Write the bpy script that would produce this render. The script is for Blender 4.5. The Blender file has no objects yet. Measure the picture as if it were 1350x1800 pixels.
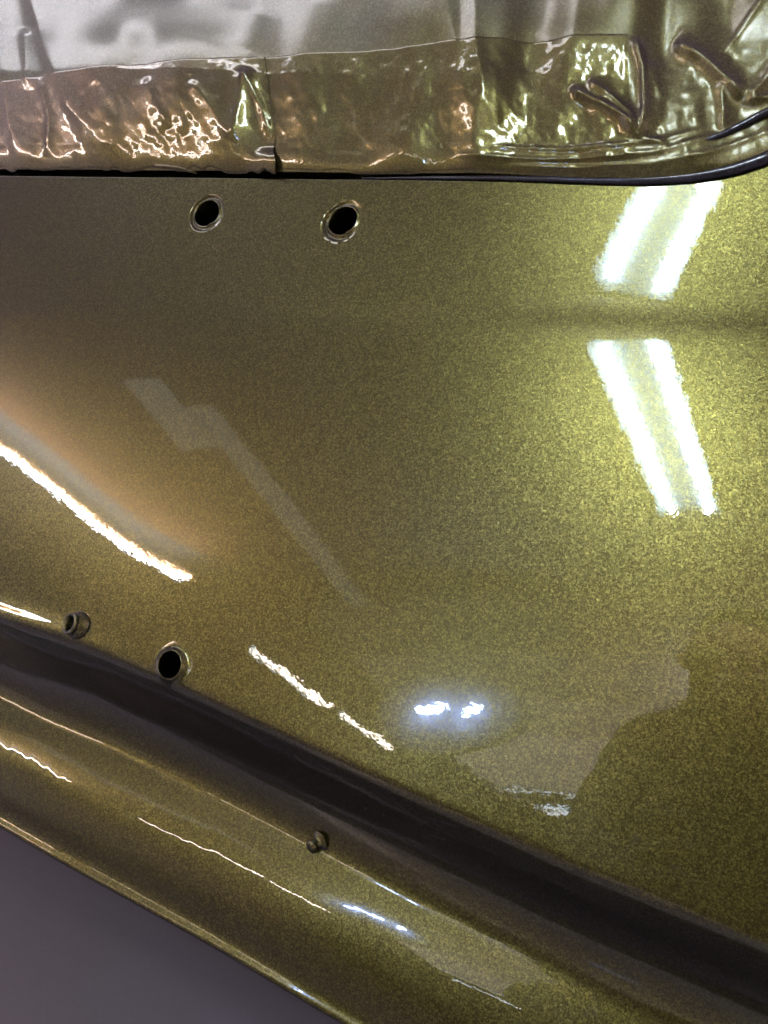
import bpy, math, random
import numpy as np

# ---------------------------------------------------------------- camera, world, exposure
SC = bpy.context.scene
FPX, DIST = 1500.0, 0.335                   # focal length in photo pixels, distance of the lens from the panel (m)
TAU = math.asin(0.268)                      # the panel leans back by this angle
PSI = math.asin(0.358 / math.cos(TAU))      # the camera looks this far to the left of straight on
NRM = np.array([0, -math.cos(TAU), math.sin(TAU)])
FOOT = np.array([0, 0, 0.9])
CAM = FOOT + DIST * NRM
RIGHT = np.array([math.cos(PSI), math.sin(PSI), 0])
FWD = np.array([-math.sin(PSI), math.cos(PSI), 0])
UP = np.array([0, 0, 1.0])

cam_data = bpy.data.cameras.new('camera')
cam = bpy.data.objects.new('camera', cam_data)
SC.collection.objects.link(cam)
cam.location = CAM
cam.rotation_euler = (math.pi / 2, 0, PSI)
cam_data.sensor_fit = 'VERTICAL'
cam_data.sensor_height = 36.0
cam_data.lens = 36.0 * FPX / 1800.0
cam_data.clip_start = 0.01
cam_data.clip_end = 60
SC.camera = cam

world = bpy.data.worlds.new('World')
SC.world = world
world.use_nodes = True
world.node_tree.nodes['Background'].inputs[0].default_value = (0.02, 0.02, 0.02, 1)
world.node_tree.nodes['Background'].inputs[1].default_value = 1.0
SC.view_settings.view_transform = 'Standard'
SC.view_settings.look = 'None'
SC.view_settings.gamma = 1.0
SC.view_settings.exposure = 0.92
try:
    SC.cycles.use_denoising = True
    SC.cycles.denoiser = 'OPENIMAGEDENOISE'
    SC.cycles.denoising_input_passes = 'RGB_ALBEDO_NORMAL'
    SC.cycles.denoising_prefilter = 'NONE'
    SC.cycles.use_adaptive_sampling = False
    SC.cycles.max_bounces = 8
    SC.cycles.sample_clamp_indirect = 2.5
except Exception:
    pass

# lamps of the spray booth, some added as fill: centre, length, heading (deg), strengths of the two tubes and their colours
CEIL = 2.7
PALE, SOFT = (0.98, 0.97, 1.0), (1.0, 0.86, 0.84)
COOL, WARM, ORANGE = (0.88, 0.94, 1.0), (1.0, 0.80, 0.66), (1.0, 0.56, 0.34)
FIXTURES = [
    # x, y, length, rot, tube spacing, strength, colours
    (-0.215, -2.42, 1.36, 5.3, 0.150, 33.0, (COOL, COOL)),
    (-2.91, -2.48, 1.80, 14.0, 0.052, 30.0, (COOL, ORANGE)),
    (-2.96, -5.62, 1.45, 5.7, 0.0, 20.0, (WARM,)),
    (-2.80, -7.22, 1.30, 5.7, 0.0, 20.0, (WARM,)),
    (-1.66, -10.8, 1.25, 90.0, 1.30, 5.0, (COOL, COOL)),
    (0.12, -5.60, 1.20, 0.0, 0.135, 26.0, (SOFT, SOFT)),
    (0.16, -8.20, 1.20, 0.0, 0.135, 26.0, (SOFT, SOFT)),  # added out of sight behind the person to brighten the far ceiling
    (-1.25, -0.72, 1.36, 75.0, 0.135, 7.0, (SOFT, SOFT)),  # added overhead to brighten the masking film
    (-3.00, 1.60, 1.36, 0.0, 0.135, 150.0, (PALE, PALE)),  # this and the next two are unseen fill added behind the panel
    (-0.60, 1.60, 1.36, 0.0, 0.135, 150.0, (PALE, PALE)),
    (2.00, 1.60, 1.36, 0.0, 0.135, 150.0, (PALE, PALE)),
]

# ---------------------------------------------------------------- helpers: pixels of the panel -> places on it
def ray(px, py):
    d = (px - 675)[..., None] * RIGHT + (900 - py)[..., None] * UP + FPX * FWD
    return d / np.linalg.norm(d, axis=-1, keepdims=True)

def base(px, py):
    d = ray(px, py)
    return CAM + (-DIST / (d @ NRM))[..., None] * d

def place(px, py, h):
    """point on the panel's plane, h millimetres proud of it"""
    px, py = np.asarray(px, float), np.asarray(py, float)
    return base(px, py) + np.asarray(h, float)[..., None] * 1e-3 * NRM

def interp(x, pts):
    pts = np.array(pts, float)
    x = np.asarray(x, float)
    y = np.interp(x, pts[:, 0], pts[:, 1])
    s0 = (pts[1, 1] - pts[0, 1]) / (pts[1, 0] - pts[0, 0])
    s1 = (pts[-1, 1] - pts[-2, 1]) / (pts[-1, 0] - pts[-2, 0])
    y = np.where(x < pts[0, 0], pts[0, 1] + s0 * (x - pts[0, 0]), y)
    return np.where(x > pts[-1, 0], pts[-1, 1] + s1 * (x - pts[-1, 0]), y)

def smooth_curve(pts, width=40):
    """polyline rounded off"""
    k = np.linspace(-1, 1, 9)
    w = np.exp(-2.5 * k * k); w /= w.sum()
    return lambda x: sum(wi * interp(np.asarray(x, float) + ki * width, pts) for wi, ki in zip(w, k))

def sstep(a, b, x):
    t = np.clip((x - a) / (b - a), 0, 1)
    return t * t * (3 - 2 * t)

def vnoise(x, y, seed=0):
    xi, yi = np.floor(x).astype(int), np.floor(y).astype(int)
    fx, fy = x - xi, y - yi
    fx, fy = fx * fx * fx * (fx * (6 * fx - 15) + 10), fy * fy * fy * (fy * (6 * fy - 15) + 10)
    def r(a, b):
        n = (a * 374761393 + b * 668265263 + seed * 974711) & 0x7fffffff
        n = ((n ^ (n >> 13)) * 1274126177) & 0x7fffffff
        return ((n ^ (n >> 16)) & 0xffff) / 32767.5 - 1
    return (r(xi, yi) * (1 - fx) + r(xi + 1, yi) * fx) * (1 - fy) + (r(xi, yi + 1) * (1 - fx) + r(xi + 1, yi + 1) * fx) * fy

# outlines on the panel, in photo pixels
E_TOP = smooth_curve([(-700, 780), (0, 1083), (130, 1124), (300, 1197), (520, 1300), (700, 1385), (1000, 1520), (1350, 1660), (1900, 1880)])
E_LOW = smooth_curve([(-700, 1080), (-115, 1445), (81, 1564), (321, 1710), (528, 1843), (757, 1988), (1900, 2700)])
T_EDGE = smooth_curve([(-700, 306), (0, 311), (400, 315), (640, 321), (900, 328), (1050, 334), (1140, 336), (1220, 332), (1290, 322), (1350, 305), (1500, 245), (1900, 40)], 30)

# how far the panel's face is turned up (+) or down (-), degrees, at each place
def tilt(x, y):
    right = 0.35 + 0.65 * sstep(350, 950, x)
    d = y - (563 + 0.03 * (x - 1100))
    up = np.interp(d, [-260, -225, -33, 0, 36, 340], [-8.0, -8.0, -0.9, 2.8, 0.0, -1.5])
    t = up * right
    t = t + 0.8 * np.exp(-((x - 140) / 190.0) ** 2 - ((y - 900) / 170.0) ** 2)
    e, l = E_TOP(x), E_LOW(x)
    q = (y - e) / (l - e)
    near = np.exp(-((y - e + 12) / 24.0) ** 2) * (1 - sstep(0, 260, x)) * 7.5 * (y < e)
    prof = np.interp(q, [-0.10, -0.016, -0.003, 0.010, 0.045, 0.12, 0.20, 0.27, 0.33, 0.375, 0.405, 0.445, 0.50, 0.56, 0.63, 0.70, 0.78, 0.89, 0.93, 0.955, 0.975, 0.99, 1.0, 1.012],
                     [-1.5, -2, -8, -30, -44, -50, -44, -30, -20, -11, 0, 13, 11, 8, 5, 1, -4, -11, -6, 6, 12, 0, -30, -78])
    prof = np.where(prof > 0, prof * interp(np.clip(x, -400, 1500), [(-100, 1.75), (290, 1.04), (570, 0.66), (1350, 0.6)]), prof)
    w = sstep(-0.04, -0.016, q)
    return t * (1 - w) + prof * w + near

GX = np.arange(-520, 1780.1, 5.0)
GY = np.arange(120, 2500.1, 2.5)
_X, _Y = np.meshgrid(GX, GY)
_b = base(_X, _Y)
_mm = np.linalg.norm(np.gradient(_b, axis=0), axis=-1) / 2.5 * 1e3
_k = np.ones(3) / 3
_T = tilt(_X, _Y)
_T = np.apply_along_axis(lambda c: np.convolve(np.pad(c, 1, mode='edge'), _k, 'valid'), 0, _T)
_S = np.tan(np.radians(_T)) * _mm * 2.5
_H = np.cumsum(_S, axis=0)
_H -= _H[np.argmin(abs(GY - 720))][None, :]

def h_skin(x, y):
    """height of the painted skin, mm, without the turned-in top edge"""
    x, y = np.asarray(x, float), np.asarray(y, float)
    fx = np.clip((x - GX[0]) / 5.0, 0, len(GX) - 1.001); fy = np.clip((y - GY[0]) / 2.5, 0, len(GY) - 1.001)
    i, j = fx.astype(int), fy.astype(int); u, v = fx - i, fy - j
    return (_H[j, i] * (1 - u) + _H[j, i + 1] * u) * (1 - v) + (_H[j + 1, i] * (1 - u) + _H[j + 1, i + 1] * u) * v

# ---------------------------------------------------------------- helpers: objects and nodes
def mesh_obj(name, verts, faces, mat=None, parent=None, smooth=True):
    me = bpy.data.meshes.new(name)
    verts = np.asarray(verts, float)
    me.from_pydata(verts.tolist(), [], [list(map(int, f)) for f in faces])
    if mat: me.materials.append(mat)
    if smooth: me.polygons.foreach_set('use_smooth', [True] * len(me.polygons))
    me.update()
    o = bpy.data.objects.new(name, me)
    SC.collection.objects.link(o)
    if parent: o.parent = parent
    return o

def grid_faces(nr, nc, close=False, keep=None):
    r, c = np.meshgrid(np.arange(nr - 1), np.arange(nc if close else nc - 1), indexing='ij')
    c2 = (c + 1) % nc
    f = np.stack([r * nc + c, (r + 1) * nc + c, (r + 1) * nc + c2, r * nc + c2], -1)
    return f[keep] if keep is not None else f.reshape(-1, 4)

def thing(name, label, cat, loc=(0, 0, 0), group=None):
    o = bpy.data.objects.new(name, None)
    o.empty_display_size = 0.02
    SC.collection.objects.link(o)
    tag(o, label, cat, group)
    return o

def tag(o, label=None, cat=None, group=None, kind=None):
    if label: o['label'] = label
    if cat: o['category'] = cat
    if group: o['group'] = group
    if kind: o['kind'] = kind
    return o

def new_mat(name):
    m = bpy.data.materials.new(name)
    m.use_nodes = True
    return m, m.node_tree.nodes, m.node_tree.links, m.node_tree.nodes['Principled BSDF']

def math_node(N, L, op, a, b=None, c=None):
    n = N.new('ShaderNodeMath'); n.operation = op
    for k, v in enumerate((a, b, c)):
        if v is None: continue
        if isinstance(v, (int, float)): n.inputs[k].default_value = v
        else: L.new(v, n.inputs[k])
    return n.outputs[0]

def vmath(N, L, op, a, b=None):
    n = N.new('ShaderNodeVectorMath'); n.operation = op
    for k, v in enumerate((a, b)):
        if v is None: continue
        if isinstance(v, tuple): n.inputs[k].default_value = v
        elif isinstance(v, (int, float)): n.inputs['Scale'].default_value = v
        elif op == 'SCALE' and k == 1: L.new(v, n.inputs['Scale'])
        else: L.new(v, n.inputs[k])
    return n.outputs[0]

def paint(name, color=(0.210, 0.183, 0.041), edge=(0.076, 0.077, 0.021), flake=0.00042, amount=0.08, rough=0.28, metallic=0.85,
          coat=1.0, coat_rough=0.012, peel=0.0068, peel_size=0.0028, wrinkle=0.014, wrinkle_size=0.010, dark=(0.007, 0.006, 0.006), patchy=None, grit=1.0):
    """metallic flake base under clear lacquer with orange peel"""
    m, N, L, B = new_mat(name)
    co = N.new('ShaderNodeTexCoord').outputs['Object']
    geo = N.new('ShaderNodeNewGeometry')
    v1 = N.new('ShaderNodeTexVoronoi'); v1.inputs['Scale'].default_value = 1 / flake
    v2 = N.new('ShaderNodeTexVoronoi'); v2.inputs['Scale'].default_value = 1 / (flake * 1.9)
    L.new(co, v1.inputs['Vector']); L.new(co, v2.inputs['Vector'])
    r1 = vmath(N, L, 'SUBTRACT', v1.outputs['Color'], (0.5, 0.5, 0.5))
    r2 = vmath(N, L, 'SUBTRACT', v2.outputs['Color'], (0.5, 0.5, 0.5))
    sep = N.new('ShaderNodeSeparateColor'); L.new(v2.outputs['Color'], sep.inputs[0])
    # few big flakes stand up and sparkle, most lie nearly flat
    amp = math_node(N, L, 'POWER', sep.outputs[0], 3.0)
    amp = math_node(N, L, 'MULTIPLY_ADD', amp, amount * 1.6, amount * 0.45)
    pert = vmath(N, L, 'ADD', vmath(N, L, 'SCALE', r1, amp), vmath(N, L, 'SCALE', r2, amount * 0.35))
    nrm = vmath(N, L, 'NORMALIZE', vmath(N, L, 'ADD', geo.outputs['Normal'], pert))
    L.new(nrm, B.inputs['Normal'])
    # colour flop: the flakes go from bright to dark as they are seen more from the side
    lw = N.new('ShaderNodeLayerWeight'); lw.inputs['Blend'].default_value = 0.5
    cr = N.new('ShaderNodeValToRGB'); cr.color_ramp.interpolation = 'B_SPLINE'
    L.new(lw.outputs['Facing'], cr.inputs[0])
    el = cr.color_ramp.elements
    el[0].position = 0.02; el[0].color = (*color, 1)
    el[1].position = 0.60; el[1].color = (*dark, 1)
    e2 = el.new(0.26); e2.color = (*edge, 1)
    mixed = cr.outputs[0]
    if patchy:                                     # dry grey overspray plus painted-in glare, both weaker towards the painted body
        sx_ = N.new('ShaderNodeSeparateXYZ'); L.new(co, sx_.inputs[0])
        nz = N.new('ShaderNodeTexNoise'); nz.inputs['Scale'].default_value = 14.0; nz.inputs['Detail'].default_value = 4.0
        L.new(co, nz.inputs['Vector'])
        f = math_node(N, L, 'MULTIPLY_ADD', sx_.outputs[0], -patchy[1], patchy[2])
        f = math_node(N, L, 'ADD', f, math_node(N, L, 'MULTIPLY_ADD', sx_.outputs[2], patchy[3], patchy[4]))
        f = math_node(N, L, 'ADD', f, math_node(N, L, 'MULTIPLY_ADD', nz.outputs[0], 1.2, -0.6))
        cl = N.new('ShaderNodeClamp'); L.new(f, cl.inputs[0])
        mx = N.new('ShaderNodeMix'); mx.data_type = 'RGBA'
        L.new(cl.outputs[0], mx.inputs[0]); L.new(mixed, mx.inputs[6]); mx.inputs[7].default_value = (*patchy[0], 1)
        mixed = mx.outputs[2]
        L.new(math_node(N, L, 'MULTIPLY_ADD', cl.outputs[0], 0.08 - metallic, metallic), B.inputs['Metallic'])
    s1 = N.new('ShaderNodeSeparateColor'); L.new(v1.outputs['Color'], s1.inputs[0])
    p1 = math_node(N, L, 'POWER', s1.outputs[1], 3.0)                # few bright glints among many dull flakes
    p2 = math_node(N, L, 'POWER', sep.outputs[1], 2.5)
    val = math_node(N, L, 'MULTIPLY_ADD', math_node(N, L, 'MULTIPLY_ADD', p2, 0.75, p1), grit, 1.0 - grit * 0.46)
    col = vmath(N, L, 'SCALE', mixed, val)
    L.new(col, B.inputs['Base Color'])
    B.inputs['Metallic'].default_value = metallic
    B.inputs['Roughness'].default_value = rough
    B.inputs['Coat Weight'].default_value = coat
    B.inputs['Coat Roughness'].default_value = coat_rough
    B.inputs['Coat IOR'].default_value = 1.6
    n1 = N.new('ShaderNodeTexNoise'); n1.inputs['Scale'].default_value = 1 / peel_size; n1.inputs['Detail'].default_value = 2.0
    n1.inputs['Roughness'].default_value = 0.55
    L.new(co, n1.inputs['Vector'])
    hgt = math_node(N, L, 'MULTIPLY', n1.outputs[0], peel * 0.001)
    if wrinkle:
        n2 = N.new('ShaderNodeTexNoise'); n2.inputs['Scale'].default_value = 1 / wrinkle_size; n2.inputs['Detail'].default_value = 5.0 if wrinkle > 0.015 else 1.5
        n2.inputs['Distortion'].default_value = 0.6
        L.new(co, n2.inputs['Vector'])
        hgt = math_node(N, L, 'ADD', hgt, math_node(N, L, 'MULTIPLY', n2.outputs[0], wrinkle * 0.001))
    bp = N.new('ShaderNodeBump'); bp.inputs['Strength'].default_value = 1.0; bp.inputs['Distance'].default_value = 1.0
    L.new(hgt, bp.inputs['Height'])
    L.new(bp.outputs[0], B.inputs['Coat Normal'])
    return m

def plain(name, color, rough=0.6, metallic=0.0, grain=0.0, grain_scale=30.0, spec=0.5):
    m, N, L, B = new_mat(name)
    B.inputs['Roughness'].default_value = rough; B.inputs['Metallic'].default_value = metallic
    B.inputs['Specular IOR Level'].default_value = spec
    if grain:
        co = N.new('ShaderNodeTexCoord').outputs['Object']
        n = N.new('ShaderNodeTexNoise'); n.inputs['Scale'].default_value = grain_scale; n.inputs['Detail'].default_value = 6
        L.new(co, n.inputs['Vector'])
        f = math_node(N, L, 'MULTIPLY_ADD', n.outputs[0], grain * 2, 1 - grain)
        L.new(vmath(N, L, 'SCALE', (1.0, 1.0, 1.0) and color_node(N, color), f), B.inputs['Base Color'])
    else:
        B.inputs['Base Color'].default_value = (*color, 1)
    return m

def color_node(N, c):
    n = N.new('ShaderNodeRGB'); n.outputs[0].default_value = (*c, 1)
    return n.outputs[0]

def emitter(name, color, strength):
    m, N, L, B = new_mat(name)
    B.inputs['Base Color'].default_value = (0.8, 0.8, 0.8, 1)
    B.inputs['Emission Color'].default_value = (*color, 1)
    B.inputs['Emission Strength'].default_value = strength
    return m

def box_data(x0, x1, y0, y1, z0, z1):
    v = [(x, y, z) for x in (x0, x1) for y in (y0, y1) for z in (z0, z1)]
    return v, [(0, 1, 3, 2), (4, 6, 7, 5), (0, 4, 5, 1), (2, 3, 7, 6), (0, 2, 6, 4), (1, 5, 7, 3)]

def box(name, x0, x1, y0, y1, z0, z1, mat, parent=None):
    v = [(x, y, z) for x in (x0, x1) for y in (y0, y1) for z in (z0, z1)]
    f = [(0, 1, 3, 2), (4, 6, 7, 5), (0, 4, 5, 1), (2, 3, 7, 6), (0, 2, 6, 4), (1, 5, 7, 3)]
    return mesh_obj(name, v, f, mat, parent, smooth=False)

# ---------------------------------------------------------------- the spray booth round the car
M_TRAY = plain('grey_enamel_tray', (0.48, 0.64, 0.76), 0.5)
M_FLOOR = plain('booth_floor_concrete', (0.125, 0.107, 0.135), 0.16, grain=0.15, grain_scale=6)
M_WALL = plain('booth_wall_paint', (0.60, 0.52, 0.52), 0.6, grain=0.08, grain_scale=2)
M_ENDWALL = plain('booth_door_panels', (0.11, 0.12, 0.10), 0.6)
M_CEIL = plain('booth_ceiling_paint', (0.80, 0.74, 0.77), 0.8)
M_WHITE = plain('white_enamel', (0.80, 0.85, 0.88), 0.5)
M_DARK = plain('dark_floor_shade', (0.012, 0.014, 0.014), 0.7)
tag(box('floor', -4.6, 3.2, -12.2, 3.2, -0.1, 0.0, M_FLOOR), kind='structure')
tag(box('floor_shade_strip', -3.5, 2.5, -0.20, 0.9, 0.001, 0.006, M_DARK), kind='structure')  # added dark strip for the shade under the car, mirrored in the groove
tag(box('ceiling', -4.6, 3.2, -12.2, 3.2, CEIL + 0.002, CEIL + 0.1, M_CEIL), kind='structure')
tag(box('wall', -4.6, -4.5, -12.2, 3.2, 0.002, CEIL, M_WALL), kind='structure')
tag(box('wall', 3.1, 3.2, -12.2, 3.2, 0.002, CEIL, M_WALL), kind='structure')
tag(box('wall', -4.498, 3.098, -12.2, -12.1, 0.002, CEIL, M_ENDWALL), kind='structure')
tag(box('wall', -4.498, 3.098, 3.1, 3.2, 0.002, CEIL, M_WALL), kind='structure')

def ceiling_light(x, y, length, rot, gap, strength, cols, idx):
    t = thing('ceiling_light', ['white twin tube ceiling light over the booth in front of the panel', 'white ceiling light with one warm and one cool tube by the left wall',
                                'white ceiling light with two warm tubes far down the booth, the nearer one', 'white ceiling light with two warm tubes far down the booth, the farther one',
                                'white twin tube ceiling light set crosswise at the far end of the booth',
                                'white twin tube ceiling light hanging behind the person, next in the row', 'white twin tube fill light added far behind the person to brighten the ceiling', 'white twin tube fill light added almost above the masking film',
                                'white twin tube fill light added over the far side of the car by the left wall', 'white twin tube fill light added over the far side of the car in the middle', 'white twin tube fill light added over the far side of the car by the right wall'][idx], 'ceiling light', group='tube lights on the booth ceiling')
    hw, d, rt = gap / 2 + 0.05, 0.05, 0.011 if idx == 1 else 0.017
    hung = idx in (1, 5, 6)
    fall = 0.0 if not hung else 0.12 if idx == 1 else 0.5
    if hung:                                   # hangs free on two rods, so that it also lights the ceiling above it
        t.location = (x, y, CEIL - fall); t.rotation_euler = (0, 0, math.radians(rot))
        mesh_obj('housing', *box_data(-0.02, 0.02, -length / 2, length / 2, -0.03, 0.0), M_WHITE, t, smooth=False)
        for sy in (-0.5, 0.5): mesh_obj('hanger', *box_data(-0.004, 0.004, sy - 0.004, sy + 0.004, 0.0, fall), M_WHITE, t, smooth=False)
    # open tray with sloping sides
    sec = [(-hw, 0), (-hw, -d), (-hw + 0.03, -0.012), (0, -0.010), (hw - 0.03, -0.012), (hw, -d), (hw, 0)]
    v = [(sx, sy, sz) for sy in (-length / 2 - 0.03, length / 2 + 0.03) for sx, sz in sec]
    k = len(sec)
    f = [(i, i + 1, k + i + 1, k + i) for i in range(k - 1)] + [tuple(range(k)), tuple(range(2 * k - 1, k - 1, -1))]
    if not hung: mesh_obj('housing', v, f, M_TRAY, t, smooth=False)
    for s, c in zip((-1, 1) if len(cols) > 1 else (0,), cols):
        mat = emitter('tube_glow', c, strength)
        a = np.linspace(0, 2 * math.pi, 15)[:-1]
        v = [(s * gap / 2 + rt * math.cos(q), yy, -0.036 + rt * math.sin(q)) for yy in (-length / 2, length / 2) for q in a]
        f = [tuple(x) for x in grid_faces(2, 14, True)] + [tuple(range(14)), tuple(range(27, 13, -1))]
        mesh_obj('tube', v, f, mat, t)
    t.location = (x, y, CEIL - fall); t.rotation_euler = (0, 0, math.radians(rot))
for i, fx in enumerate(FIXTURES): ceiling_light(*fx, i)

# narrow glowing strips added to the ceiling, mirrored as a faint band across the panel
M_GLOWSTRIP = emitter('added_glow_strip', (0.86, 0.95, 0.92), 0.28)
for q_, (x0, x1, y0, y1) in enumerate(((-2.25, -2.08, -2.30, -1.80), (-2.06, -1.94, -4.70, -2.00))):
    tag(box('glow_strip', x0, x1, y0, y1, CEIL - 0.006, CEIL - 0.001, M_GLOWSTRIP),
        ('short wide glowing strip added to the booth ceiling', 'long narrow glowing strip added to the booth ceiling')[q_], 'added glow panel')
# wide glowing sheets added over the far end, dimmer the nearer they are: the person stands dark against them
for q_, (y0, y1, st) in enumerate(((-5.2, -4.2, 0.07), (-6.3, -5.2, 0.20), (-7.5, -6.3, 0.42), (-11.6, -7.5, 0.72))):
    tag(box('glow_sheet', -2.35, 1.30, y0 + 0.01, y1 - 0.01, CEIL - 0.007, CEIL - 0.001, emitter('added_glow_sheet', (1.0, 0.84, 0.76), st)),
        ('dimmest added glow sheet, nearest of the four in the booth ceiling', 'dim added glow sheet, second of the four in the booth ceiling',
         'brighter added glow sheet, third of the four in the booth ceiling', 'brightest and widest added glow sheet at the far end of the booth ceiling')[q_], 'added glow panel')

# blue-white work lamp far down the booth: two small bright bulbs before a white dish added to give the halo
def work_lamp(p, aim, strength):
    t = thing('work_lamp', 'blue white work lamp with a pale added halo dish on a tall thin stand', 'work lamp')
    m = emitter('led_glow', (0.38, 0.53, 1.0), strength)
    mk = plain('black_lamp_body', (0.02, 0.02, 0.02), 0.5)
    md = plain('halo_dish_grey', (0.75, 0.78, 0.82), 0.8)
    a = np.linspace(0, 2 * math.pi, 33)[:-1]
    ring = [(0.0, -0.095), (0.15, -0.095), (0.35, -0.10), (0.6, -0.112), (0.85, -0.135), (1.0, -0.155), (0.97, -0.165), (0.6, -0.125), (0.0, -0.115)]
    v = np.concatenate([np.stack([0.46 * r * np.cos(a), np.full(32, y), 0.30 * r * np.sin(a)], -1) for r, y in ring])
    mesh_obj('dish', v, grid_faces(len(ring), 32, True), md, t)
    for bx, bz, rx, rz in ((-0.135, -0.010, 0.060, 0.022), (-0.055, 0.012, 0.055, 0.030), (0.150, 0.016, 0.050, 0.030), (0.120, -0.040, 0.030, 0.012)):
        b = np.linspace(-math.pi / 2, math.pi / 2, 9)
        v = np.concatenate([np.stack([bx + rx * np.cos(q) * np.cos(a), 0.024 * np.cos(q) * np.sin(a) - 0.045, bz + rz * np.sin(q) + 0 * a], -1) for q in b])
        mesh_obj('bulb', v, grid_faces(9, 32, True), m, t)
    box('stand', -0.015, 0.015, -0.20, -0.17, -p[2] / 0.66, 0.02, mk, t)
    t.scale = (0.66, 0.66, 0.66)
    t.location = p
    t.rotation_euler = (0, 0, math.atan2(aim[1] - p[1], aim[0] - p[0]) - math.pi / 2)
work_lamp((-1.105, -3.5, 1.854), (0, 0), 70.0)

# the person taking the picture, mirrored in the paint: bent forward, both hands round a phone
def skin_body(name, chains, mat, parent=None, root=0, sub=2):
    """chains of (point, radius); a chain that starts with an int grows from that vertex"""
    V, E, Rr = [], [], []
    for ch in chains:
        prev = None
        for k in ch:
            if isinstance(k, int): prev = k; continue
            V.append(k[0]); Rr.append(k[1])
            if prev is not None: E.append((prev, len(V) - 1))
            prev = len(V) - 1
    me = bpy.data.meshes.new(name); me.from_pydata(V, E, [])
    o = bpy.data.objects.new(name, me); SC.collection.objects.link(o)
    if parent: o.parent = parent
    o.modifiers.new('skin', 'SKIN').use_smooth_shade = True
    for i, r in enumerate(Rr): me.skin_vertices[0].data[i].radius = (r if isinstance(r, tuple) else (r, r))
    me.skin_vertices[0].data[root].use_root = True
    sb = o.modifiers.new('sub', 'SUBSURF'); sb.levels = sb.render_levels = sub
    me.materials.append(mat)
    return o

M_CLOTH = plain('dark_work_clothes', (0.018, 0.018, 0.020), 0.85)
M_SKINTONE = plain('skin', (0.42, 0.25, 0.18), 0.5)
M_GLOVE = plain('black_nitrile_glove', (0.015, 0.015, 0.017), 0.45)
M_PHONE = plain('black_phone_glass', (0.010, 0.010, 0.012), 0.15)
per = thing('person', 'person in dark hooded clothes and black gloves bending forward behind a phone', 'person')
body = [
    [((0.02, -1.42, 0.86), 0.13), ((0.02, -1.36, 0.98), 0.125), ((0.02, -1.25, 1.10), 0.14), ((0.02, -1.16, 1.18), 0.12), ((0.02, -1.10, 1.215), 0.055), ((0.02, -1.06, 1.25), 0.05)],
    [3, ((-0.13, -1.13, 1.165), 0.062), ((-0.19, -0.98, 0.985), 0.046), ((-0.10, -0.64, 0.905), 0.034), ((-0.070, -0.46, 0.900), 0.027)],
    [3, ((0.17, -1.13, 1.165), 0.062), ((0.23, -0.98, 0.985), 0.046), ((0.14, -0.64, 0.905), 0.034), ((0.085, -0.46, 0.900), 0.027)],
    [0, ((-0.09, -1.42, 0.78), 0.095), ((-0.11, -1.28, 0.46), 0.065), ((-0.11, -1.46, 0.10), 0.045), ((-0.11, -1.44, 0.05), 0.045), ((-0.12, -1.26, 0.035), 0.036)],
    [0, ((0.13, -1.42, 0.78), 0.095), ((0.15, -1.28, 0.46), 0.065), ((0.15, -1.46, 0.10), 0.045), ((0.15, -1.44, 0.05), 0.045), ((0.16, -1.26, 0.035), 0.036)]]
bo = skin_body('body', body, M_CLOTH, per)
hd = skin_body('head', [[((0.02, -1.05, 1.21), (0.045, 0.045)), ((0.02, -1.01, 1.245), (0.052, 0.058)), ((0.02, -1.01, 1.29), (0.072, 0.082)), ((0.02, -1.02, 1.335), (0.062, 0.072))],
                        [1, ((0.02, -0.915, 1.268), 0.010), ((0.02, -0.905, 1.258), 0.008)],
                        [2, ((-0.062, -1.02, 1.285), 0.014), ((-0.072, -1.03, 1.29), 0.012)], [2, ((0.102, -1.02, 1.285), 0.014), ((0.112, -1.03, 1.29), 0.012)]], M_SKINTONE, per)
skin_body('hood', [[((0.02, -1.12, 1.20), 0.085), ((0.02, -1.085, 1.26), (0.085, 0.082)), ((0.02, -1.07, 1.31), (0.092, 0.088)), ((0.02, -1.045, 1.345), (0.070, 0.066)), ((0.02, -0.99, 1.352), (0.050, 0.03))]], M_CLOTH, per)
for s_ in (-1, 1):                                     # palm, four fingers and a thumb closed round the phone's edge
    cx = 0.0075 + s_ * 0.078
    ch = [[((cx, -0.455, 0.900), (0.020, 0.026)), ((cx - s_ * 0.012, -0.40, 0.905), (0.013, 0.036)), ((cx - s_ * 0.016, -0.375, 0.908), (0.011, 0.034))]]
    for q_, (dz, l) in enumerate(((0.030, 0.9), (0.010, 1.0), (-0.011, 0.95), (-0.030, 0.78))):
        z = 0.905 + dz
        ch.append([2, ((cx - s_ * 0.018, -0.352, z), 0.0085), ((cx - s_ * 0.032 * l, -0.338, z + 0.002), 0.008), ((cx - s_ * 0.052 * l, -0.340, z + 0.003), 0.007)])
    ch.append([1, ((cx - s_ * 0.018, -0.392, 0.948), 0.011), ((cx - s_ * 0.034, -0.376, 0.962), 0.0095), ((cx - s_ * 0.050, -0.370, 0.972), 0.008)])
    skin_body('gloved_hand', ch, M_GLOVE, per, sub=1)
ph = box('phone', -0.0375, 0.0375, -0.0045, 0.0045, -0.078, 0.078, M_PHONE)
ph.location = (0.0075, -0.357, 0.925)
tag(ph, 'black phone held upright in both hands in front of the painted panel', 'phone')
bv = ph.modifiers.new('bevel', 'BEVEL'); bv.width = 0.004; bv.segments = 3
for lx, lz in ((-0.022, 0.060), (-0.022, 0.036)):
    a = np.linspace(0, 2 * math.pi, 25)[:-1]
    v = np.concatenate([np.stack([lx + r * np.cos(a), 0 * a + y, lz + r * np.sin(a)], -1) for r, y in ((0.009, 0.004), (0.009, 0.0062), (0.0075, 0.0066), (0.0, 0.0060))])
    mesh_obj('lens', v, grid_faces(4, 24, True), M_PHONE, ph)

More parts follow.
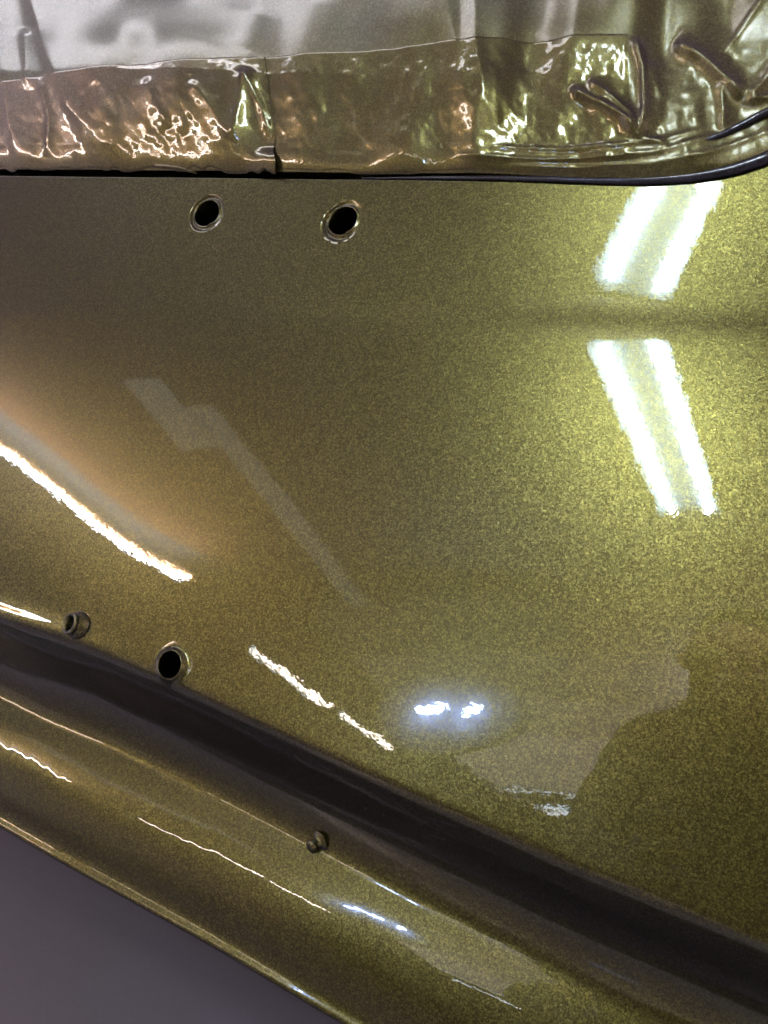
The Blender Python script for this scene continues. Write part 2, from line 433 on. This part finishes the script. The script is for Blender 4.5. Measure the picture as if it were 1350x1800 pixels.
# ---------------------------------------------------------------- the painted panel
PAINT = paint('olive_gold_metallic_paint')
car = thing('car_panel', 'glossy olive gold metallic car body panel with two pairs of round holes', 'car panel')
HOLES = [  # px, py, radius mm, wobble, kind
    (365, 376, 7.7, 0), (604, 390, 7.7, 1), (301, 1169, 6.5, 2)]

# skin: rows follow the top edge line, the character line and the lower edge so that every fold is crisp
xs = np.arange(-480, 1741, 6.0)
def rows(x):
    t, e = T_EDGE(x), E_TOP(x)
    l = E_LOW(x)
    a = np.concatenate([np.linspace(-800, -60, 6), np.linspace(-50, -34, 3), np.linspace(-30, -4, 10), np.linspace(-3.5, 4, 16), np.linspace(5, 14, 6)])                                     # turned-in top edge
    out = [t + k for k in a]
    for k in np.linspace(0, 1, 150)[1:]: out.append(t + 14 + k * (e - 30 - t - 14))
    for k in np.linspace(0, 1, 90)[1:]: out.append(e - 30 + k * (0.36 * (l - e) + 30))
    return np.array(out)
R = rows(xs)
XX = np.broadcast_to(xs, R.shape)
def h_panel(x, y):
    d = y - T_EDGE(x)
    roll = np.where(d < 2, -0.45 * (2 - d) ** 2, 0)
    return h_skin(x, y) + np.clip(roll, -30, 0)
hole_px = []
for hx, hy, r, w in HOLES: hole_px.append(place(np.array(float(hx)), np.array(float(hy)), 0.0))
P = place(XX, R, h_panel(XX, R))
flat = place(XX, R, np.zeros(R.shape))
keep = np.ones((R.shape[0] - 1, R.shape[1] - 1), bool)
for (hx, hy, r, w), c in zip(HOLES, hole_px):
    d = np.linalg.norm(flat - c, axis=-1) * 1e3
    inside = d < r * 1.75
    keep &= ~(inside[:-1, :-1] & inside[1:, :-1] & inside[1:, 1:] & inside[:-1, 1:])
mesh_obj('panel_skin', P.reshape(-1, 3), grid_faces(*R.shape, keep=keep), PAINT, car)

q = np.concatenate([np.linspace(0.355, 0.9, 60), np.linspace(0.9, 1.03, 40)[1:]])
R2 = E_TOP(xs)[None] + q[:, None] * (E_LOW(xs) - E_TOP(xs))[None]
X2 = np.broadcast_to(xs, R2.shape)
H2 = h_skin(X2, R2)
P2 = place(X2, R2, H2 - 0.02 * (q < 0.36)[:, None])
under = P2[-1:] + (-NRM * 0.05 + np.array([0, 0, -0.004]))[None, None]
P2 = np.concatenate([P2, under])
mesh_obj('lower_moulding', P2.reshape(-1, 3), grid_faces(*P2.shape[:2]), PAINT, car)

EXV = np.array([1.0, 0, 0]); EVV = np.array([0, math.sin(TAU), math.cos(TAU)])
def to_px(p):
    d = p - CAM
    return 675 + FPX * (d @ RIGHT) / (d @ FWD), 900 - FPX * (d @ UP) / (d @ FWD)

M_HOLLOW = plain('unlit_cavity', (0.004, 0.004, 0.004), 0.9)
def drip(a, ang, w):
    # bead of paint that ran together on the low side of the rim, and a small one at the top
    d = (ang - math.radians(-62) + math.pi) % (2 * math.pi) - math.pi
    e = (ang - math.radians(128) + math.pi) % (2 * math.pi) - math.pi
    k = (0.9, 1.1, 0.3)[w]
    return k * np.exp(-(d / 0.30) ** 2 - ((a - 1.10) / 0.09) ** 2) + 0.4 * k * np.exp(-(e / 0.16) ** 2 - ((a - 1.34) / 0.10) ** 2)
rng = random.Random(4)
for (hx, hy, r, w), c in zip(HOLES, hole_px):
    # radius factor / height above the skin (mm): dished ring round the hole with a raised lip
    prof = {0: [(2.05, -0.05), (1.85, 0), (1.6, 0.0), (1.46, -0.05), (1.36, -0.35), (1.28, -0.75), (1.22, -0.85), (1.16, -0.6), (1.09, -0.2), (1.04, 0.0), (1.0, -0.1), (0.97, -0.6), (0.95, -1.6), (0.95, -9)],
            1: [(2.05, -0.05), (1.85, 0), (1.66, -0.08), (1.48, -0.28), (1.37, -0.55), (1.28, -0.9), (1.22, -1.0), (1.15, -0.7), (1.08, -0.2), (1.03, 0.0), (1.0, -0.1), (0.97, -0.7), (0.95, -1.6), (0.95, -9)],
            2: [(2.05, -0.05), (1.85, 0), (1.65, 0.02), (1.46, 0.12), (1.3, 0.4), (1.2, 0.9), (1.13, 1.4), (1.08, 1.75), (1.04, 2.0), (1.0, 2.1), (0.97, 2.0), (0.95, 1.5), (0.94, 1), (0.94, -9)]}[w]
    # rounder profile by subdivision
    pr = np.array(prof); tt = np.linspace(0, len(pr) - 1, 64)
    rr = np.interp(tt, np.arange(len(pr)), pr[:, 0]); hh = np.interp(tt, np.arange(len(pr)), pr[:, 1])
    kk = np.array([1, 2, 3, 2, 1]) / 9.0
    rr[2:-2] = np.convolve(rr, kk, 'valid'); hh[2:-2] = np.convolve(hh, kk, 'valid')
    na = 72
    ang = np.linspace(0, 2 * math.pi, na, endpoint=False)
    ph = [rng.uniform(0, 6.28) for _ in range(6)]
    wob = (0.3 if w == 2 else 1.0) * sum(0.022 / (k + 1) * np.cos((k + 2) * ang + ph[k]) for k in range(4))
    V = []
    for a, b in zip(rr, hh):
        fade = np.clip((1.85 - a) / 0.6, 0, 1)
        ra = r * a * (1 + wob * fade)
        pt = c + (ra * 1e-3)[:, None] * (np.cos(ang)[:, None] * EXV + np.sin(ang)[:, None] * EVV)
        px, py = to_px(pt)
        V.append(pt + ((h_panel(px, py) + b * (1 + (0.15 if w == 2 else 0.7) * fade * np.cos(ang - (2.4, 2.9, 0)[w])) + drip(a, ang, w) + 0.16 * fade * np.exp(-((a - 1.12) / 0.14) ** 2) * vnoise(ang * 2.2 + hx, a * 9 + 0 * ang, 21))[:, None] * 1e-3) * NRM)
    V = np.concatenate(V)
    rim = mesh_obj('hole_rim', V, grid_faces(len(rr), na, True), PAINT, car)
    # the hollow behind it
    ring = [(0.955, -6), (1.3, -8), (1.3, -34), (0.0, -34)]
    W = []
    for a, b in ring:
        pt = c + r * a * 1e-3 * (np.cos(ang)[:, None] * EXV + np.sin(ang)[:, None] * EVV) + (float(h_panel(hx, hy)) + b) * 1e-3 * NRM
        W.append(pt)
    mesh_obj('hole_cavity', np.concatenate(W), grid_faces(len(ring), na, True), M_HOLLOW, rim)

def lathe(prof, c, r, na=40, tiltv=None):
    n = NRM if tiltv is None else tiltv / np.linalg.norm(tiltv)
    u = np.cross(n, np.array([0.2, 0.1, 1.0])); u /= np.linalg.norm(u); v = np.cross(n, u)
    ang = np.linspace(0, 2 * math.pi, na, endpoint=False)
    return np.concatenate([c + r * a * 1e-3 * (np.cos(ang)[:, None] * u + np.sin(ang)[:, None] * v) + b * 1e-3 * n for a, b in prof]), grid_faces(len(prof), na, True)

# threaded collar standing proud by the lower edge
cx, cy = 137, 1099
c = place(cx, cy, h_panel(cx, cy))
dirn = NRM + np.array([-0.30, 0, 0.05])
pr = [(1.55, -1.5), (1.5, 0.6), (1.35, 1.6), (1.18, 2.2), (1.12, 2.8), (1.2, 3.4), (1.22, 4.2), (1.15, 4.8), (1.0, 5.05), (0.88, 4.9), (0.78, 4.5), (0.76, 4.0), (0.7, 3.6), (0.72, 3.2), (0.7, 2.8), (0.7, -8)]
v, f = lathe(pr, c, 4.6, 40, dirn)
collar = mesh_obj('rivet_nut', v, f, PAINT, car)
v, f = lathe([(0.72, 1.2), (0.0, 1.15)], c, 4.6, 24, dirn)
mesh_obj('hole_cavity', v, f, M_HOLLOW, collar)
# small stud on the lower moulding
cx, cy = 492, 1493
c = place(cx, cy, h_skin(cx, cy))
v, f = lathe([(1.9, -0.6), (1.5, 0.1), (1.15, 0.5), (1.0, 1.2), (1.0, 2.6), (1.15, 3.4), (1.2, 4.2), (1.05, 5.0), (0.7, 5.5), (0.3, 5.7), (0.0, 5.75)], c, 2.6, 28, NRM + np.array([-0.5, 0, -0.5]))
mesh_obj('stud', v, f, PAINT, car)

# ---------------------------------------------------------------- masking film and tape over the window opening
SEAM = smooth_curve([(-600, 240), (0, 182), (200, 160), (490, 140), (640, 134), (900, 121), (1110, 118), (1500, 112)], 20)

def seg_dist(x, y, pts):
    """distance to a polyline and the side / place along it"""
    best = np.full(x.shape, 1e9); along = np.zeros(x.shape); side = np.zeros(x.shape)
    pts = np.array(pts, float)
    L = np.r_[0, np.cumsum(np.linalg.norm(np.diff(pts, axis=0), axis=1))]
    for k in range(len(pts) - 1):
        a, b = pts[k], pts[k + 1]; d = b - a; l = np.linalg.norm(d)
        t = np.clip(((x - a[0]) * d[0] + (y - a[1]) * d[1]) / l ** 2, 0, 1)
        ex, ey = x - a[0] - t * d[0], y - a[1] - t * d[1]
        r = np.hypot(ex, ey); m = r < best
        best = np.where(m, r, best); along = np.where(m, (L[k] + t * l) / L[-1], along)
        side = np.where(m, np.sign(d[0] * ey - d[1] * ex), side)
    return best, along, side

# folds: points, height mm, width px (left side, right side), ends tapered?
FOLDS = [
    ([(785, -300), (800, 0), (818, 120), (842, 262)], 2.6, 40, 30),
    ([(868, -300), (852, 0), (856, 130), (868, 205), (846, 268)], 2.2, 26, 22),
    ([(690, -260), (662, 40), (650, 150), (640, 250)], 2.4, 80, 46),
    ([(735, -250), (728, 30), (742, 150)], 1.2, 40, 26),
    ([(520, -260), (492, 40), (470, 130)], 2.0, 70, 40),
    ([(-40, -200), (12, 40), (40, 170), (48, 300)], 3.0, 20, 40),
    ([(60, -200), (92, 20), (118, 120), (150, 215), (200, 268)], 3.4, 26, 46),
    ([(82, 90), (84, 150), (80, 190)], 1.6, 12, 14),
    ([(104, 170), (112, 230), (100, 290)], 1.4, 9, 9),
    ([(290, 175), (300, 215), (322, 250)], 1.0, 14, 10),
    ([(462, 158), (446, 215), (424, 272)], 2.0, 12, 14),
    ([(455, 160), (482, 225), (490, 262)], 1.6, 9, 10),
    ([(365, 180), (400, 225), (430, 275)], 1.4, 22, 10),
    ([(1122, 120), (1136, 170), (1138, 230), (1131, 276)], 4.6, 8, 13),
    ([(1008, 200), (1060, 224), (1105, 248), (1132, 276)], 3.6, 8, 12),
    ([(1040, 190), (1085, 215), (1115, 240), (1128, 268)], 2.0, 8, 8),
    ([(1098, 245), (1118, 272), (1180, 284)], 1.8, 7, 7),
    ([(1185, 124), (1235, 150), (1275, 182), (1312, 212)], 4.8, 12, 20),
    ([(1265, 185), (1272, 230), (1268, 262)], 2.0, 10, 12),
    ([(1312, 212), (1360, 165), (1400, 140)], 3.0, 10, 14),
    ([(1300, 215), (1360, 205), (1420, 190)], 2.2, 8, 9),
    ([(1420, -40), (1345, 50), (1262, 150)], 1.2, 5, 6),
    ([(1150, 150), (1165, 210), (1150, 262)], 1.6, 16, 22),
    ([(1000, -200), (1090, 60), (960, 200)], 2.0, 120, 80),
    ([(800, 296), (960, 303), (1080, 303), (1160, 294), (1250, 270), (1380, 225)], 1.0, 5, 6),
    ([(860, 284), (1000, 289), (1100, 286), (1180, 274), (1260, 250)], 0.9, 5, 5),
    ([(900, 312), (1020, 316), (1140, 313), (1240, 296), (1380, 250)], 0.8, 4, 5),
]
def h_film(x, y):
    x, y = np.asarray(x, float), np.asarray(y, float)
    t = T_EDGE(x)
    edge = h_skin(x, t)
    s = np.clip(t - y, -20, None)
    mm = 0.33
    lift = 4.2 * (1 - np.exp(-np.clip(s, 0, None) / 14.0))
    lean = interp(x, [(-600, -14.0), (0, -14.0), (350, -12.0), (600, -10.0), (750, -10.0), (950, -6.5), (1350, -6.0), (1900, -6.0)])
    s1 = np.minimum(s, 150)
    lean2 = interp(x, [(-600, -4.0), (400, -4.0), (750, -8.0), (1350, -6.0), (1900, -6.0)])
    h = edge + lift - (np.tan(np.radians(lean)) * s1 + np.tan(np.radians(lean2)) * (s - s1)) * mm
    for pts, a, wl, wr in FOLDS:
        d, al, side = seg_dist(x, y, pts)
        w = np.where(side > 0, wl, wr)
        taper = np.clip(al / 0.12, 0, 1) * np.clip((1 - al) / 0.15, 0, 1)
        taper = 0.15 + 0.85 * taper if pts[0][1] < -100 else taper
        h = h + a * taper * np.exp(-np.sqrt((d / w) ** 2 * 1.6 + 0.05))
    m = np.clip(s / 40, 0, 1)
    h = h + m * 2.2 * vnoise(x / 75 + 0.15 * y / 75, y / 500 + 5, 11) + m * (1.8 * vnoise(x / 130, y / 170, 1) + 0.7 * vnoise(x / 55 + 3, y / 70, 2))
    band = sstep(-6, 30, y - SEAM(x)) * m
    h = h + band * (0.22 * vnoise(x / 17, y / 22, 5) + 0.10 * vnoise(x / 8, y / 10, 6))
    return h

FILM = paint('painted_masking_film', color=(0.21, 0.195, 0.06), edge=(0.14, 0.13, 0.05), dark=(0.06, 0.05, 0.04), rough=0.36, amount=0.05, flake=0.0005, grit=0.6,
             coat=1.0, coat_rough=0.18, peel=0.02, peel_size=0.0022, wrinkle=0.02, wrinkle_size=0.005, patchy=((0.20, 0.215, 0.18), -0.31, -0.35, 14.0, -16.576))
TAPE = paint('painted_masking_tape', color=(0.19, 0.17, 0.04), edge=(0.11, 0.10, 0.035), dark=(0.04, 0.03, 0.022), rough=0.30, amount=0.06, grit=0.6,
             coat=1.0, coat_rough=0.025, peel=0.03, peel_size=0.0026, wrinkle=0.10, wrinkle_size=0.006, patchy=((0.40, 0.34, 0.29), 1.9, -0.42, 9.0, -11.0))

film = thing('masking_film', 'wrinkled masking film covering the window opening, painted over in olive grey', 'masking film')
fx = np.arange(-480, 1741, 4.0)
def strip(x, top, bottom, n):
    k = np.linspace(0, 1, n)[:, None]
    return np.broadcast_to(x, (n, len(x))), top[None] * (1 - k) + bottom[None] * k
X, Y = strip(fx, np.full(fx.shape, -330.0), T_EDGE(fx) - 7, 230)
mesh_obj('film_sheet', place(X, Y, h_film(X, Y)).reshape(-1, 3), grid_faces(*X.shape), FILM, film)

def tape(x, jag, label, lift, end_wave):
    n = 110
    top = SEAM(x) + 0.8 * vnoise(x / 30, x * 0 + 2, 9)
    X, Y = strip(x, top, jag, n)
    H = h_film(X, Y) + 0.14
    H[0] -= 0.12
    H[-1] -= 0.5
    X = X.copy()
    X[:, -1] += end_wave(Y[:, -1])
    H = H + lift(X, Y)
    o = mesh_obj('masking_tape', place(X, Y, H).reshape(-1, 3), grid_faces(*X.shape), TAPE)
    tag(o, label, 'tape', 'strips of masking tape along the window edge')
    return o
x = np.arange(-480, 497, 3.0)
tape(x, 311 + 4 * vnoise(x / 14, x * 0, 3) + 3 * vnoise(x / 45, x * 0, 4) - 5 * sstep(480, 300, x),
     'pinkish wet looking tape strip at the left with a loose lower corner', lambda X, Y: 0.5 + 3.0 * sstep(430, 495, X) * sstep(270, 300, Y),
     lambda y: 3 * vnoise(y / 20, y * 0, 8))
x = np.arange(488, 1113, 3.0)
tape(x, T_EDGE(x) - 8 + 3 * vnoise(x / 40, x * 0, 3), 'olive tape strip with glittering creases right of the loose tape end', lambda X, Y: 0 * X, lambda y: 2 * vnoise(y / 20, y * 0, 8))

# loose curled slivers of tape in the gap under the left strip
def sliver(pts, w, name):
    pts = np.array(pts, float); k = len(pts); V = []
    for i, (px, py, h) in enumerate(pts):
        ww = w * math.sin(math.pi * (0.12 + 0.8 * i / (k - 1)))
        for s in np.linspace(-1, 1, 5):
            V.append(place(px, py + s * ww, h_skin(px, py + 20) + h + 1.2 * (1 - s * s)))
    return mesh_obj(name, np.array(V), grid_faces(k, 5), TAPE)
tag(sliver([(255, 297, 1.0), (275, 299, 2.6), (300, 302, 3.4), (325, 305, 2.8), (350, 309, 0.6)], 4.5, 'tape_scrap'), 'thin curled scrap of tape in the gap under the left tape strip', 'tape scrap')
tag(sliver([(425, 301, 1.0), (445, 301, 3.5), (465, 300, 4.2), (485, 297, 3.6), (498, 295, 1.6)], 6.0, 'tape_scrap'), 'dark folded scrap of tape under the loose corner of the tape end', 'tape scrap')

# rubber seal round the window opening, coated in paint
SEAL = paint('paint_coated_seal_rubber', color=(0.035, 0.036, 0.045), edge=(0.03, 0.03, 0.04), metallic=0.3, rough=0.4, amount=0.2, peel=0.02, coat_rough=0.05, coat=0.6)
sx = np.concatenate([np.arange(640, 1050, 8.0), np.arange(1050, 1741, 5.0)])
size = interp(sx, [(640, 0.2), (750, 0.6), (900, 1.0), (1050, 1.4), (1200, 2.0), (1350, 2.8), (1740, 3.4)])
ty = T_EDGE(sx)
dy = np.gradient(ty, sx)
nx, ny = dy / np.hypot(1, dy), -1 / np.hypot(1, dy)            # towards the window, in pixels
mmpx = 0.25
for name, off, rr, hh in (('seal_bead', 1.0, 1.0, 0.3), ('seal_lip', 6.6, 0.55, 2.5)):
    V = []
    a = np.linspace(0, 2 * math.pi, 19)[:-1]
    for q in a:
        d = off * size / mmpx + rr * size / mmpx * np.cos(q)
        if name == 'seal_lip': d = d * 0.92
        V.append(place(sx + nx * d, ty + ny * d, h_skin(sx, ty) + hh * size + rr * size * np.sin(q)))
    V = np.stack(V, 1)
    mesh_obj(name, V.reshape(-1, 3), grid_faces(len(sx), 18, True), SEAL, car)

# grey sheet added for the shaded area below the moulding
M_BACKING = plain('grey_shade_backing', (0.085, 0.075, 0.090), 0.40, grain=0.10, grain_scale=400)
yy = np.linspace(-0.2, 1.0, 40)
RC = E_LOW(xs)[None] - 60 + (yy[:, None] + 0.2) * 900
XC = np.broadcast_to(xs, RC.shape)
mesh_obj('shade_backing', place(XC, RC, (h_skin(xs, E_LOW(xs)) - 26)[None] + 60 * np.clip(yy, 0, 1)[:, None] ** 1.6).reshape(-1, 3), grid_faces(*RC.shape), M_BACKING, car)
